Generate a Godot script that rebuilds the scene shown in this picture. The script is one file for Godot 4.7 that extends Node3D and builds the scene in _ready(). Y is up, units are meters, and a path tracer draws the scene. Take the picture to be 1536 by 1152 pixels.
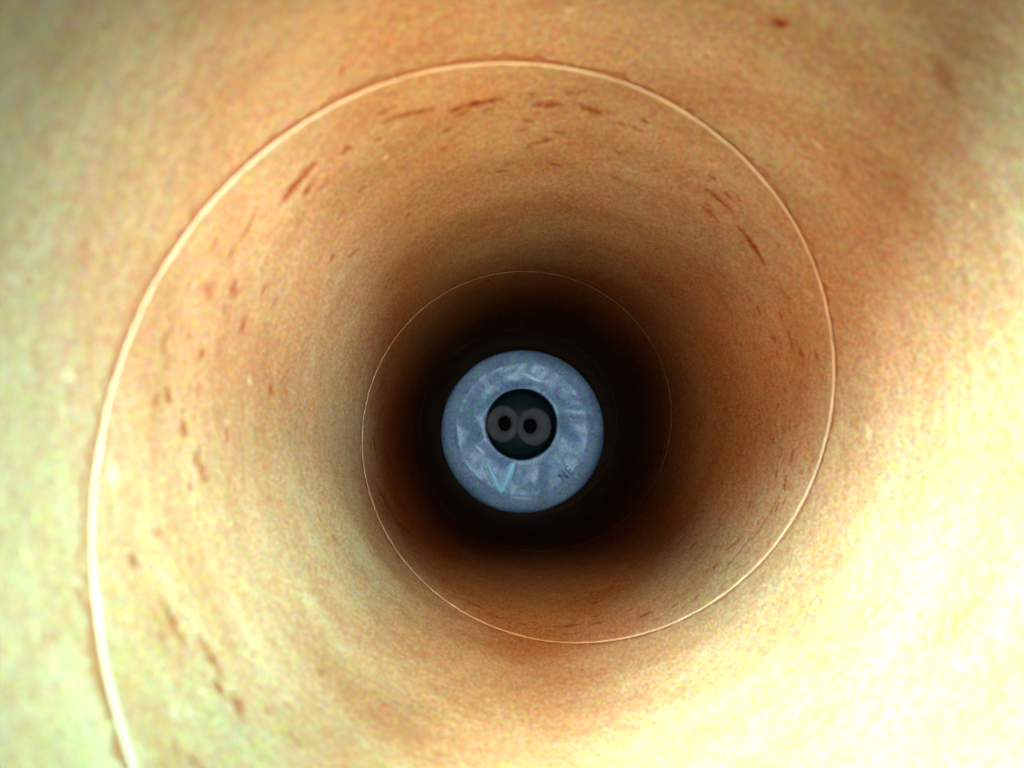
extends Node3D

# A look down the inside of a spiral wound cardboard tube to the blue-white plug in its far end.
# Lengths below are in tube radii (R metres each); depth runs from the lens along -z.
const R := 0.04
const MOUTH := 0.6        # depth of the open end
const PLUG := 9.2         # depth of the plug's face
const END := 9.75         # depth of the far rim
const SEAM_AT := 2.8721   # depth of the seam where it crosses the right-hand side
const PER_RAD := 0.43427  # how far the seam runs inwards with each radian
const PITCH := PER_RAD * TAU
const AXIS := Vector2(0.2162, 0.0372)  # the tube's axis as seen from the lens, right and up

var rng := RandomNumberGenerator.new()
var wob := FastNoiseLite.new()

func _ready():
	rng.seed = 71
	wob.seed = 5
	wob.frequency = 1.0
	# ---------------------------------------------------------------- camera, air, lamps
	var cam := Camera3D.new()
	cam.name = "camera"
	cam.near = 0.002
	cam.far = 10.0
	cam.projection = Camera3D.PROJECTION_FRUSTUM
	var at := CameraAttributesPhysical.new()
	at.frustum_focal_length = 35.0
	at.frustum_focus_distance = 5.0 * R
	at.frustum_near = 0.002
	at.frustum_far = 10.0
	at.exposure_aperture = 34.0
	add_child(cam)
	cam.position = p3(0, 0, 0)
	cam.attributes = at
	cam.near = 0.002
	cam.far = 10.0
	cam.size = cam.near * 1152.0 / 1150.0
	cam.frustum_offset = Vector2(11.13, 74.38) / 1150.0 * cam.near
	cam.current = true

	var env := Environment.new()
	env.background_mode = Environment.BG_COLOR
	env.background_color = Color(0, 0, 0)
	env.ambient_light_source = Environment.AMBIENT_SOURCE_DISABLED
	env.tonemap_mode = Environment.TONE_MAPPER_LINEAR
	env.tonemap_exposure = 1.13
	env.sdfgi_enabled = true
	env.ssao_enabled = true
	env.ssil_enabled = true
	var we := WorldEnvironment.new()
	we.name = "world_environment"
	we.environment = env
	add_child(we)

	# light reaching the open end past the camera: window light from upper left; the unseen spots are added, each brightening one stretch of wall
	#LAMPS
	lamp("upper_left_window_light", Vector3(-2.83, 2.83, -3.3), 1.6, Color(0.62, 0.90, 1.0), 2.8)
	added_spot("upper_left_added_spot", Vector3(-0.92, 0.92, -1.60), 11, Color(1.000, 0.722, 0.485), 0.0307, Vector3(0.71, -0.71, 2.90), 1)
	added_spot("left_added_spot", Vector3(-1.30, -0.00, -1.60), 11, Color(1.000, 0.85, 0.66), 0.12, Vector3(1.00, 0.00, 2.90), 1)
	added_spot("upper_added_spot", Vector3(-0.00, 1.30, -1.60), 11, Color(1.000, 0.90, 0.72), 0.21, Vector3(0.00, -1.00, 2.90), 1)
	added_spot("upper_right_added_spot", Vector3(0.92, 0.92, -1.60), 11, Color(1.000, 0.722, 0.485), 0.0293, Vector3(-0.71, -0.71, 2.90), 1)
	added_spot("upper_right_added_spot", Vector3(0.92, 0.92, -1.60), 12, Color(0.577, 0.932, 1.000), 0.33, Vector3(-0.71, -0.71, 1.85), 0.45)
	added_spot("right_added_spot", Vector3(0.55, -0.00, -0.10), 20, Color(1.000, 0.722, 0.485), 0.034, Vector3(-1.00, 0.00, 2.50), 1.0)
	added_spot("right_added_spot", Vector3(1.30, -0.00, -1.60), 12, Color(0.556, 0.886, 1.000), 0.325, Vector3(-1.00, 0.00, 2.1), 0.45)
	added_spot("lower_right_added_spot", Vector3(0.39, -0.39, -0.10), 20, Color(1.0, 0.95, 0.80), 0.050, Vector3(-0.71, 0.71, 2.50), 1.0)
	added_spot("lower_added_spot", Vector3(0.00, -1.30, -1.60), 12, Color(1.000, 0.83, 0.64), 0.0345, Vector3(-0.00, 1.00, 2.20), 1)
	added_spot("lower_added_spot", Vector3(0.00, -1.30, -1.60), 11, Color(1.000, 0.83, 0.64), 0.0365, Vector3(-0.00, 1.00, 2.90), 1)
	added_spot("lower_added_spot", Vector3(0.00, -1.30, -1.60), 12, Color(0.609, 1.000, 0.995), 0.0519, Vector3(-0.00, 1.00, 2.20), 0.45)
	lamp("lower_left_added_area", Vector3(-2.83, -2.83, -3.80), 1.3, Color(0.556, 0.886, 1.000), 0.15)  # unseen area light added to brighten the upper right wall
	added_spot("lower_left_added_spot", Vector3(-0.92, -0.92, -1.60), 11, Color(1.000, 0.83, 0.64), 0.0681, Vector3(0.71, 0.71, 2.90), 1)
	added_spot("plug_added_spot", Vector3(0.0, 0.0, -0.5), 5.95, Color(0.82, 0.93, 1.0), 0.066)  # unseen narrow spot added to light the plug alone

	# ---------------------------------------------------------------- the tube
	build_tube()
	# ---------------------------------------------------------------- the plug in its far end
	build_plug()

# a place given in radii right of and above the tube's axis, and depth from the lens
func p3(x: float, y: float, depth: float, from_lens := true) -> Vector3:
	var o := Vector2.ZERO
	if from_lens:
		o = -AXIS
	return Vector3((x + o.x) * R, (y + o.y + 1.06) * R, -depth * R)

func ax(x: float, y: float, depth: float) -> Vector3:
	return p3(x, y, depth, false)

func lamp(called: String, where: Vector3, side: float, tint: Color, energy: float):
	var l := AreaLight3D.new()
	l.name = called
	l.area_size = Vector2(side, side) * R
	l.light_color = tint
	l.light_energy = energy
	l.shadow_enabled = true
	add_child(l)
	l.look_at_from_position(ax(where.x, where.y, where.z), ax(0, 0, 1.2), Vector3.UP)

func added_spot(called: String, where: Vector3, cone: float, tint: Color, energy: float, to := Vector3(0, 0, PLUG), soft := 0.06):  # an unseen spot, added for its light alone
	var l := SpotLight3D.new()
	l.name = called
	l.spot_angle = cone
	l.spot_angle_attenuation = soft
	l.spot_range = 2.0
	l.light_size = 0.01
	l.light_color = tint
	l.light_energy = energy
	l.shadow_enabled = true
	add_child(l)
	l.look_at_from_position(ax(where.x, where.y, where.z), ax(to.x, to.y, to.z), Vector3.UP)

# ------------------------------------------------------------------------ names
func thing(called: String, label: String, category: String, where: Vector3) -> Node3D:
	var o := Node3D.new()
	o.name = called
	add_child(o, true)
	o.position = where
	o.set_meta("label", label)
	o.set_meta("category", category)
	return o

func obj(called: String, st: SurfaceTool, mat: Material, parent: Node3D, label := "") -> MeshInstance3D:
	st.index()
	st.generate_normals()
	var m := MeshInstance3D.new()
	m.name = called
	m.mesh = st.commit()
	m.material_override = mat
	parent.add_child(m, true)
	m.position = -origin_of(parent)
	if label:
		m.set_meta("label", label)
	return m

# shapes are built in world places; a part is moved back by where its parents stand
func origin_of(n: Node3D) -> Vector3:
	var o := Vector3.ZERO
	var q: Node = n
	while q is Node3D and q != self:
		o += (q as Node3D).position
		q = q.get_parent()
	return o

func start() -> SurfaceTool:
	var st := SurfaceTool.new()
	st.begin(Mesh.PRIMITIVE_TRIANGLES)
	st.set_smooth_group(0)
	return st

func tri(st: SurfaceTool, a, b, c, ua := Vector2.ZERO, ub := Vector2.ZERO, uc := Vector2.ZERO):
	if a.is_equal_approx(b) or b.is_equal_approx(c) or a.is_equal_approx(c):
		return
	st.set_uv(ua); st.add_vertex(a)
	st.set_uv(ub); st.add_vertex(b)
	st.set_uv(uc); st.add_vertex(c)

# rows of points joined by faces; every row has as many points as the next
func sheet(st: SurfaceTool, rows: Array, uvs: Array = []):
	for i in rows.size() - 1:
		var a: PackedVector3Array = rows[i]
		var b: PackedVector3Array = rows[i + 1]
		for j in a.size() - 1:
			if uvs.is_empty():
				tri(st, a[j], b[j], b[j + 1]); tri(st, a[j], b[j + 1], a[j + 1])
			else:
				var u: PackedVector2Array = uvs[i]
				var v: PackedVector2Array = uvs[i + 1]
				tri(st, a[j], b[j], b[j + 1], u[j], v[j], v[j + 1])
				tri(st, a[j], b[j + 1], a[j + 1], u[j], v[j + 1], u[j + 1])

# a ring of points round (cx, cy) at a depth
func ring(cx: float, cy: float, rx: float, ry: float, depth: float, n := 96) -> PackedVector3Array:
	var out := PackedVector3Array()
	for k in n + 1:
		var a := TAU * (k % n) / n
		out.append(ax(cx + rx * cos(a), cy + ry * sin(a), depth))
	return out

# ------------------------------------------------------------------------ the tube
func log_v(depth: float) -> float:
	return log(depth / MOUTH) / log(END / MOUTH)

func wall_point(phi: float, depth: float, r: float) -> Vector3:
	return ax(r * cos(phi), -r * sin(phi), depth)

func build_tube():
	var tube := thing("cardboard_tube", "long spiral wound brown cardboard tube seen from inside, with a pale seam winding inwards", "tube", ax(0, -1.06, (MOUTH + END) / 2))
	var paper := paper_material()
	var first := floorf((MOUTH - SEAM_AT - PITCH) / PER_RAD * 20.0) / 20.0
	var last := (END - SEAM_AT) / PER_RAD
	var steps := int((last - first) / TAU * 420.0)
	# the ply between two passes of the seam
	var n := 56
	var rows := []
	var uvs := []
	var groove := []
	var lip := []
	for i in steps + 1:
		var phi := first + (last - first) * i / steps
		var seam := SEAM_AT + PER_RAD * phi + 0.006 * wob.get_noise_2d(phi * 1.3, 3.0)
		var fuzz := clampf(0.5 + 0.9 * wob.get_noise_2d(phi * 6.0, 11.0) + 0.7 * wob.get_noise_2d(phi * 25.0, 12.0), 0.0, 1.4)
		var lap := 0.0015 + 0.0027 * fuzz      # how far the ply's edge stands in over the one before it
		var row := PackedVector3Array()
		var uv := PackedVector2Array()
		var c := cos(phi)
		var s := sin(phi)
		for j in n + 1:
			var t := 1.0 * j / n
			if t < 0.15:
				t = t * t / 0.15
			var depth := clampf(seam + 0.004 + t * (PITCH - 0.026), MOUTH, END)
			var bump := 0.0035 * wob.get_noise_3d(c * 5.0, s * 5.0, depth * 5.0) + 0.005 * wob.get_noise_3d(c * 1.6, s * 1.6, depth * 1.2)
			row.append(wall_point(phi, depth, 1.0 - lap * (1.0 - t) + bump * clampf(t * 30.0, 0.2, 1.0) * clampf((1.0 - t) * 30.0, 0.2, 1.0)))
			uv.append(Vector2(phi / TAU, log_v(depth)))
		rows.append(row)
		uvs.append(uv)
		# the raw edge of the deeper ply, facing the open end, and the glue line in the gap before it
		var frayed := clampf(0.55 + 0.7 * wob.get_noise_2d(phi * 4.0, 31.0) + 0.8 * wob.get_noise_2d(phi * 26.0, 32.0) + 0.5 * wob.get_noise_2d(phi * 70.0, 33.0), 0.08, 1.5)
		var wide := 0.040 * frayed
		var lp := PackedVector3Array()
		for q in [[-0.003, 1.002], [-0.0025, 1.0 - 0.3 * lap], [-0.001, 1.0 - 0.75 * lap], [0.0015, 1.0 - 1.0 * lap], [0.004, 1.0 - 1.06 * lap], [0.007, 1.0 - lap]]:
			lp.append(wall_point(phi, clampf(seam + q[0], MOUTH, END), q[1] + 0.0010 * wob.get_noise_2d(phi * 12.0, q[0] * 90.0)))
		lip.append(lp)
		var gp := PackedVector3Array()
		for q in [[-wide - 0.014, 0.9990], [-wide - 0.005, 0.9990], [-wide * 0.6, 1.0012], [-0.002, 1.0022]]:
			gp.append(wall_point(phi, clampf(seam + q[0], MOUTH, END), q[1] - (0.0015 if q[0] < -wide - 0.01 else 0.0) * absf(wob.get_noise_2d(phi * 14.0, 2.0))))
		groove.append(gp)
	var st := start()
	sheet(st, rows, uvs)
	obj("paper_ply", st, paper, tube)
	st = start()
	sheet(st, groove)
	obj("glue_line", st, plain(Color(0.12, 0.028, 0.006), 0.9), tube, "dark brown glue line along the seam")
	st = start()
	sheet(st, lip)
	obj("cut_edge", st, plain(Color(0.17, 0.10, 0.052), 0.95), tube, "pale raw paper edge along the seam")
	# the wall's thickness: the outside, and the two cut ends
	st = start()
	sheet(st, [ring(0, 0, 1.06, 1.06, MOUTH + 0.004, 160), ring(0, 0, 1.06, 1.06, END - 0.004, 160)])
	obj("outer_wall", st, plain(Color(0.42, 0.29, 0.17), 0.9), tube)
	for z in [MOUTH, END]:
		var d := -0.006 if z == MOUTH else 0.006
		st = start()
		sheet(st, [ring(0, 0, 0.975, 0.975, z, 160), ring(0, 0, 0.98, 0.98, z + d, 160), ring(0, 0, 1.055, 1.055, z + d, 160), ring(0, 0, 1.06, 1.06, z - d * 0.7, 160)])
		obj("cut_rim", st, plain(Color(0.55, 0.42, 0.27), 0.95), tube)

func plain(c: Color, rough: float, spec := 0.25) -> StandardMaterial3D:
	var m := StandardMaterial3D.new()
	m.albedo_color = c.linear_to_srgb()
	m.roughness = rough
	m.metallic_specular = spec
	m.cull_mode = BaseMaterial3D.CULL_DISABLED
	return m

# flecks, scuffs and bare fibres on the paper: angle and depth of both ends, width, strength (below zero: pale)
const MARKS := [
	[-2.52, 2.04, -2.39, 2.05, 0.018, 1.00], [-2.45, 2.12, -2.42, 2.13, 0.015, 0.60], [-2.16, 2.13, -2.01, 2.21, 0.012, 0.80], [-1.96, 2.27, -1.80, 2.31, 0.016, 0.90],
	[-2.30, 2.12, -2.28, 2.13, 0.018, 0.70], [-2.80, 2.03, -2.77, 2.02, 0.019, 0.70], [-2.88, 2.17, -2.85, 2.19, 0.021, 0.60], [-2.81, 1.86, -2.83, 1.92, 0.028, 0.40],
	[-2.66, 1.96, -2.62, 1.95, 0.014, 0.40], [-2.54, 2.66, -2.52, 2.67, 0.019, 0.80], [-2.48, 2.81, -2.43, 2.86, 0.014, 0.50], [-2.21, 1.77, -2.20, 1.77, 0.013, 0.60],
	[-1.69, 2.40, -1.61, 2.41, 0.018, 0.90], [-1.54, 2.43, -1.47, 2.48, 0.016, 0.90], [-1.70, 2.73, -1.62, 2.69, 0.014, 0.70], [-1.38, 2.77, -1.36, 2.78, 0.015, 0.70],
	[-1.02, 2.79, -0.90, 2.82, 0.015, 0.80], [-1.00, 2.94, -0.91, 2.97, 0.013, 0.70], [-0.84, 2.89, -0.67, 2.95, 0.017, 1.00], [-1.15, 1.77, -1.13, 1.76, 0.018, 1.00],
	[-0.38, 3.26, -0.36, 3.24, 0.016, 0.70], [-0.39, 3.08, -0.29, 3.12, 0.011, 0.60], [-0.30, 3.03, -0.27, 3.03, 0.019, 0.70], [-0.83, 1.59, -0.75, 1.62, 0.021, 0.45],
	[-3.08, 1.77, -3.10, 1.78, 0.022, 0.80], [3.13, 1.86, 3.10, 1.86, 0.019, 0.80], [3.04, 1.93, 2.98, 1.97, 0.020, 0.70], [2.89, 1.65, 2.88, 1.66, 0.017, 0.50],
	[2.74, 1.58, 2.66, 1.58, 0.021, 0.60], [2.64, 1.66, 2.54, 1.65, 0.018, 0.65], [2.49, 1.64, 2.47, 1.63, 0.023, 0.70], [2.78, 1.21, 2.77, 1.21, 0.024, 0.35],
	[2.38, 2.09, 2.37, 2.09, 0.018, 0.50], [-3.03, 2.53, -3.04, 2.56, 0.022, 0.70], [2.69, 3.03, 2.66, 3.04, 0.020, 0.60], [3.07, 4.56, 3.01, 4.57, 0.025, 0.80],
	[2.83, 4.35, 2.64, 4.43, 0.019, 0.60], [2.60, 4.41, 2.43, 4.55, 0.019, 0.60], [2.02, 3.99, 1.90, 3.95, 0.015, 0.70], [0.11, 3.21, 0.17, 3.24, 0.012, 0.70],
	[0.20, 3.35, 0.25, 3.35, 0.010, 0.70], [0.22, 3.24, 0.28, 3.21, 0.012, 0.80], [0.32, 3.26, 0.53, 3.35, 0.010, 0.60], [0.62, 3.57, 0.53, 3.48, 0.010, 0.70],
	[0.70, 4.04, 0.66, 4.03, 0.015, 0.70], [1.14, 3.63, 1.07, 3.61, 0.015, 0.90], [1.54, 3.81, 1.41, 3.81, 0.016, 0.70], [1.35, 3.77, 1.30, 3.76, 0.016, 0.70],
	[0.68, 3.42, 0.50, 3.38, 0.008, 0.50], [-2.20, 2.34, -2.19, 2.35, 0.015, -1.00], [-1.63, 1.87, -1.62, 1.88, 0.014, -1.00], [-3.02, 2.32, -3.02, 2.33, 0.020, -1.00],
	[3.03, 1.51, 3.01, 1.51, 0.024, -1.00], [-0.52, 1.78, -0.51, 1.78, 0.012, -1.00], [-0.88, 2.11, -0.84, 2.12, 0.009, -0.80], [-2.53, 2.12, -2.53, 2.13, 0.013, -0.70],
	[-3.07, 1.37, -3.08, 1.37, 0.018, -0.60], [0.01, 2.57, 0.06, 2.55, 0.016, -0.70],
]

const TW := 2048
const TH := 1408

func noise_bytes(freq: float, seed_: int, octaves: int) -> PackedByteArray:
	var f := FastNoiseLite.new()
	f.seed = seed_
	f.noise_type = FastNoiseLite.TYPE_SIMPLEX_SMOOTH
	f.frequency = freq
	f.fractal_octaves = octaves
	return f.get_seamless_image(512, 512, false, false, 0.15, false).get_data()

func paper_material() -> StandardMaterial3D:
	var fib := noise_bytes(0.05, 3, 3)
	var blot := noise_bytes(0.012, 9, 4)
	var fine := noise_bytes(0.16, 21, 2)
	var rnd := PackedByteArray()
	rnd.resize(65536)
	for i in 65536:
		rnd[i] = (rng.randi() % 128 + rng.randi() % 128)
	var data := PackedByteArray()
	data.resize(TW * TH * 3)
	var k := 0
	for y in TH:
		var h := rng.randi()
		for x in TW:
			var sy := y + (x >> 2)
			var f: float = fib[((sy * 2) & 511) * 512 + ((x >> 1) & 511)] - 128
			var b: float = blot[(y & 511) * 512 + ((x >> 2) & 511)] - 128
			var sp: float = fib[((y * 2) & 511) * 512 + (x & 511)] - 128
			var g: float = fine[(sy & 511) * 512 + (x & 511)] - 128
			var l := 0.035 * f + 0.07 * b + 0.07 * g + 0.045 * sp
			var j := h + x * 3
			var tint: float = 0.10 * (blot[((y + 200) & 511) * 512 + ((x >> 1) & 511)] - 128) * 0.5 + 0.05 * (fine[((y + 77 + (x >> 3)) & 511) * 512 + ((x >> 1) + 131 & 511)] - 128)
			data[k] = clampi(int(GR + l * 0.9 + 0.23 * (rnd[j & 65535] - 128)), 0, 255)
			data[k + 1] = clampi(int(GG + l * 0.95 - tint + 0.23 * (rnd[(j + 1) & 65535] - 128)), 0, 255)
			data[k + 2] = clampi(int(GB + l * 0.9 - tint + 0.24 * (rnd[(j + 2) & 65535] - 128)), 0, 255)
			k += 3
	var dark := [0.76, 0.42, 0.26]
	var pale := [214, 190, 160]
	var marks := MARKS.duplicate()
	for i in 400:      # small torn fibres, most of them a little way in from the seam, lying along it
		var turn_at := rng.randf_range(-5.0, 8.5)
		var inward := 0.12 + absf(rng.randfn(0.0, 0.32))
		var long := rng.randf_range(0.004, 0.045)
		var deep := SEAM_AT + PER_RAD * turn_at + inward
		if deep > MOUTH + 0.1 and deep < END - 0.2:
			marks.append([turn_at, deep, turn_at + long, deep + long * rng.randf_range(-0.1, 0.6), rng.randf_range(0.006, 0.012), rng.randf_range(0.3, 0.95) if i % 11 else -0.4])
	for m in marks:
		var a := Vector2(m[0], m[1])
		var e := Vector2(m[2], m[3])
		var w: float = m[4] * 1.05
		var turn := floorf(minf(a.x, e.x) / TAU) * TAU
		var x0 := int((minf(a.x, e.x) - w * 2.0 - turn) / TAU * TW)
		var x1 := int((maxf(a.x, e.x) + w * 2.0 - turn) / TAU * TW) + 1
		var y0 := int(log_v(minf(a.y, e.y) - w * 3.0) * TH)
		var y1 := int(log_v(maxf(a.y, e.y) + w * 3.0) * TH) + 1
		for y in range(maxi(y0, 0), mini(y1, TH)):
			var depth := MOUTH * pow(END / MOUTH, (y + 0.5) / TH)
			for x in range(x0, x1):
				var p := Vector2((x + 0.5) / TW * TAU + turn, depth)
				var seg := e - a
				var t := clampf((p - a).dot(seg) / maxf(seg.length_squared(), 1e-6), 0.0, 1.0)
				var away := p - (a + seg * t)
				away.y *= 0.8
				var gap := away.length() / w
				gap += 0.9 * wob.get_noise_2d(p.x * 40.0, p.y * 55.0) + 0.7 * wob.get_noise_2d(p.x * 110.0, p.y * 130.0) + 0.5 * absf(t * 2.0 - 1.0)
				var s := smoothstep(1.35, 0.25, gap) * absf(m[5]) * (1.0 if m[5] > 0 else 0.25)
				if s <= 0.0:
					continue
				var o := (y * TW + posmod(x, TW)) * 3
				for c in 3:
					var v: float = data[o + c]
					data[o + c] = int(lerpf(v, v * dark[c] if m[5] > 0 else pale[c], s))
	var img := Image.create_from_data(TW, TH, false, Image.FORMAT_RGB8, data)
	var m := StandardMaterial3D.new()
	m.albedo_texture = ImageTexture.create_from_image(img)
	var relief := PackedByteArray()
	relief.resize(1024 * 704)
	for y in 704:
		for x in 1024:
			var u: int = (fib[((y * 2 + (x >> 1)) & 511) * 512 + (x & 511)] >> 1) + (blot[(y & 511) * 512 + ((x >> 1) & 511)] >> 2) + (rnd[(y * 977 + x * 3) & 65535] >> 3)
			relief[y * 1024 + x] = clampi(u, 0, 255)
	m.heightmap_enabled = true
	m.heightmap_scale = 0.01
	m.heightmap_texture = ImageTexture.create_from_image(Image.create_from_data(1024, 704, false, Image.FORMAT_L8, relief))
	m.roughness = 1.0
	m.metallic_specular = 0.06
	m.cull_mode = BaseMaterial3D.CULL_DISABLED
	return m

const GR := 108.0
const GG := 73.0
const GB := 46.0

# ------------------------------------------------------------------------ the plug
func plastic(c: Color, rough: float, seed_ := 0, grain := 0.0) -> StandardMaterial3D:
	var m := plain(c, rough, 0.5)
	if grain > 0.0:
		var n := 128
		var data := PackedByteArray()
		data.resize(n * n * 3)
		var cloud := FastNoiseLite.new()
		cloud.seed = seed_
		cloud.frequency = 0.035
		for y in n:
			for x in n:
				var l := 0.14 * cloud.get_noise_2d(x, y)
				var o := (y * n + x) * 3
				data[o] = int(clampf(0.82 + l + grain * rng.randf_range(-1, 1), 0, 1) * 255)
				data[o + 1] = int(clampf(0.82 + l + grain * rng.randf_range(-1, 1), 0, 1) * 255)
				data[o + 2] = int(clampf(0.82 + l + grain * 0.7 * rng.randf_range(-1, 1), 0, 1) * 255)
		m.albedo_texture = ImageTexture.create_from_image(Image.create_from_data(n, n, false, Image.FORMAT_RGB8, data))
		m.uv1_triplanar = true
		m.uv1_scale = Vector3.ONE * (0.70 / R)
	return m

const WELL := Vector2(-0.0136, 0.0747)

# blends rings between the plug's own centre and the off-centre well
func face_ring(r: float, depth: float) -> PackedVector3Array:
	var t := clampf((0.99 - r) / (0.99 - 0.43), 0.0, 1.0)
	var out := ring(WELL.x * t, lerpf(-0.014, WELL.y, t), r, r, depth, 128)
	for k in out.size():      # slightly warped plastic
		var a := TAU * (k % 128) / 128.0
		out[k].z += R * 0.042 * (wob.get_noise_3d(cos(a) * r * 1.7, sin(a) * r * 1.7, 40.0)) * clampf((0.97 - r) * 12.0, 0.0, 1.0) * clampf((r - 0.43) * 12.0, 0.0, 1.0)
	return out

func build_plug():
	var plug := thing("end_plug", "pale blue plastic plug in the tube's far end, two eyelike sockets in its dark middle", "plug", ax(0, -1.0, PLUG))
	var skin := plastic(Color(0.31, 0.47, 0.61), 0.38, 4, 0.40)  # lighter than the rim: the bright halo round the well is in the colour
	var rimskin := plastic(Color(0.24, 0.365, 0.51), 0.5, 7, 0.40)
	# rim: a raised rounded edge, its skirt running back into the tube
	var st := start()
	var rows := [ring(0, -0.014, 0.979, 0.979, PLUG + 0.5, 128), ring(0, -0.014, 0.979, 0.979, PLUG + 0.02, 128)]
	for q in [[0.966, 0.012], [0.955, 0.002], [0.93, -0.004], [0.88, -0.004], [0.82, 0.002], [0.775, 0.008]]:
		rows.append(face_ring(q[0] + 0.012, PLUG + q[1]))
	sheet(st, rows)
	obj("rim", st, rimskin, plug)
	# the dished face inside it, up to the lip of the well
	st = start()
	rows = []
	for q in [[0.787, 0.008], [0.765, 0.009], [0.73, 0.008], [0.69, 0.006], [0.64, 0.004], [0.59, 0.004], [0.54, 0.002], [0.49, -0.004], [0.45, -0.010], [0.436, -0.008], [0.428, 0.004]]:
		rows.append(face_ring(q[0], PLUG + q[1]))
	sheet(st, rows)
	obj("dished_face", st, skin, plug)
	# the well: wall and floor, dark green
	st = start()
	rows = []
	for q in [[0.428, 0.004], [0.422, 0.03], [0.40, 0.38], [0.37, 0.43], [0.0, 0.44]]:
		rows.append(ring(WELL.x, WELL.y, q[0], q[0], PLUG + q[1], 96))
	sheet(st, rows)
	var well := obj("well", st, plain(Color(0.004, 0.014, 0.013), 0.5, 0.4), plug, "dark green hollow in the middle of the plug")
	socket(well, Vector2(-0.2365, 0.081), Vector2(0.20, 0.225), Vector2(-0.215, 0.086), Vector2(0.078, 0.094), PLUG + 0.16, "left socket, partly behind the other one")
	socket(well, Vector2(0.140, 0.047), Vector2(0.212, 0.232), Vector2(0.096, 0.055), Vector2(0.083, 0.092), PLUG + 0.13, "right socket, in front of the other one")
	# glints painted as pale low ridges: two that meet in a V, a spot and short streaks
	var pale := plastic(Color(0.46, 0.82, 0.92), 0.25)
	glint_ridge(plug, Vector2(729, 687), Vector2(751, 740), 3.2, 3.8, 0.012, pale, "thin left stroke of the painted V glint")
	glint_ridge(plug, Vector2(772, 690), Vector2(753, 739), 8.0, 4.0, 0.014, pale, "wider right stroke of the painted V glint")
	var glint_tint := plastic(Color(0.62, 0.82, 0.78), 0.3)  # highlight colour for the spot and the upper streak
	glint_ridge(plug, Vector2(711, 664), Vector2(726, 682), 2.6, 5.5, 0.014, glint_tint, "pale painted glint beside the well")
	var edge := plastic(Color(0.55, 0.58, 0.66), 0.35)  # duller highlight colour for the other streaks
	glint_ridge(plug, Vector2(727, 699), Vector2(741, 733), 2.0, 1.6, 0.010, edge, "pinkish edge of the painted left glint")
	glint_ridge(plug, Vector2(764, 746), Vector2(800, 749), 2.4, 3.0, 0.008, edge, "pale painted glint near the lower edge")
	glint_ridge(plug, Vector2(778, 557), Vector2(814, 574), 2.5, 6.0, 0.008, glint_tint, "pale painted glint above the well")
	# two small dark letters pressed into the lower right of the face
	var ink := plain(Color(0.05, 0.085, 0.19), 0.6)
	letters(plug, "NE", ink)

# an oval collar with an off-centre bore
func socket(parent: Node3D, c: Vector2, r: Vector2, hc: Vector2, hr: Vector2, depth: float, label: String):
	var st := start()
	sheet(st, [ring(c.x, c.y, r.x, r.y, depth + 0.12, 72), ring(c.x, c.y, r.x, r.y, depth + 0.01, 72), ring(c.x, c.y, r.x - 0.01, r.y - 0.01, depth, 72),
		ring(hc.x, hc.y, hr.x + 0.008, hr.y + 0.008, depth + 0.004, 72), ring(hc.x, hc.y, hr.x, hr.y, depth + 0.014, 72), ring(hc.x, hc.y, hr.x, hr.y, depth + 0.06, 72)])
	var s := obj("socket", st, plastic(Color(0.10, 0.084, 0.07), 0.7, 12, 0.15), parent, label)
	st = start()
	sheet(st, [ring(hc.x, hc.y, hr.x, hr.y, depth + 0.06, 48), ring(hc.x, hc.y, hr.x * 0.96, hr.y * 0.96, depth + 0.115, 48), ring(hc.x, hc.y, 0, 0, depth + 0.115, 48)])
	obj("bore", st, plain(Color(0.004, 0.004, 0.004), 0.9, 0.1), s)
	return s

# the place on the plug's face seen at a spot of the photograph
func on_face(px: Vector2) -> Vector2:
	return Vector2((px.x - 756.87) / 1150.0 * PLUG - AXIS.x, -(px.y - 650.38) / 1150.0 * PLUG - AXIS.y)

# a rounded ridge between two spots of the face, half widths in hundredths of the plug's radius
func glint_ridge(parent: Node3D, a_: Vector2, b_: Vector2, wa: float, wb: float, tall: float, mat: Material, label: String):
	var a := on_face(a_)
	var b := on_face(b_)
	var side := (b - a).normalized().orthogonal()
	var along := (b - a).normalized()
	var st := start()
	var rows := []
	for i in 15:
		var t := i / 14.0
		var end := sqrt(clampf(1.0 - pow(absf(t * 2.0 - 1.0), 6.0), 0.0, 1.0))
		var w := lerpf(wa, wb, t) * 0.008 * end
		var c := a.lerp(b, t) + along * 0.0
		var row := PackedVector3Array()
		for j in 9:
			var u := j / 4.0 - 1.0
			var q := c + side * u * w * (1.0 + 0.12 * wob.get_noise_2d(t * 5.0 + wa, u))
			row.append(ax(q.x, q.y, PLUG + 0.016 - (tall + 0.016) * cos(u * PI / 2.0) * end))
		rows.append(row)
	sheet(st, rows)
	obj("glint_ridge", st, mat, parent, label)

func letters(parent: Node3D, text: String, mat: Material):
	var tm := TextMesh.new()
	var f := SystemFont.new()
	f.font_names = PackedStringArray(["Droid Sans"])
	f.font_weight = 500
	tm.font = f
	tm.text = text
	tm.font_size = 64
	tm.pixel_size = 0.135 * R / 64.0
	tm.depth = 0.012 * R
	var m := MeshInstance3D.new()
	m.name = "lettering"
	m.mesh = tm
	m.material_override = mat
	parent.add_child(m, true)
	var c := on_face(Vector2(849, 711))
	m.position = ax(c.x, c.y, PLUG - 0.014) - origin_of(parent)
	m.rotation.z = deg_to_rad(44)
	m.set_meta("label", "two small dark letters near the lower right edge")
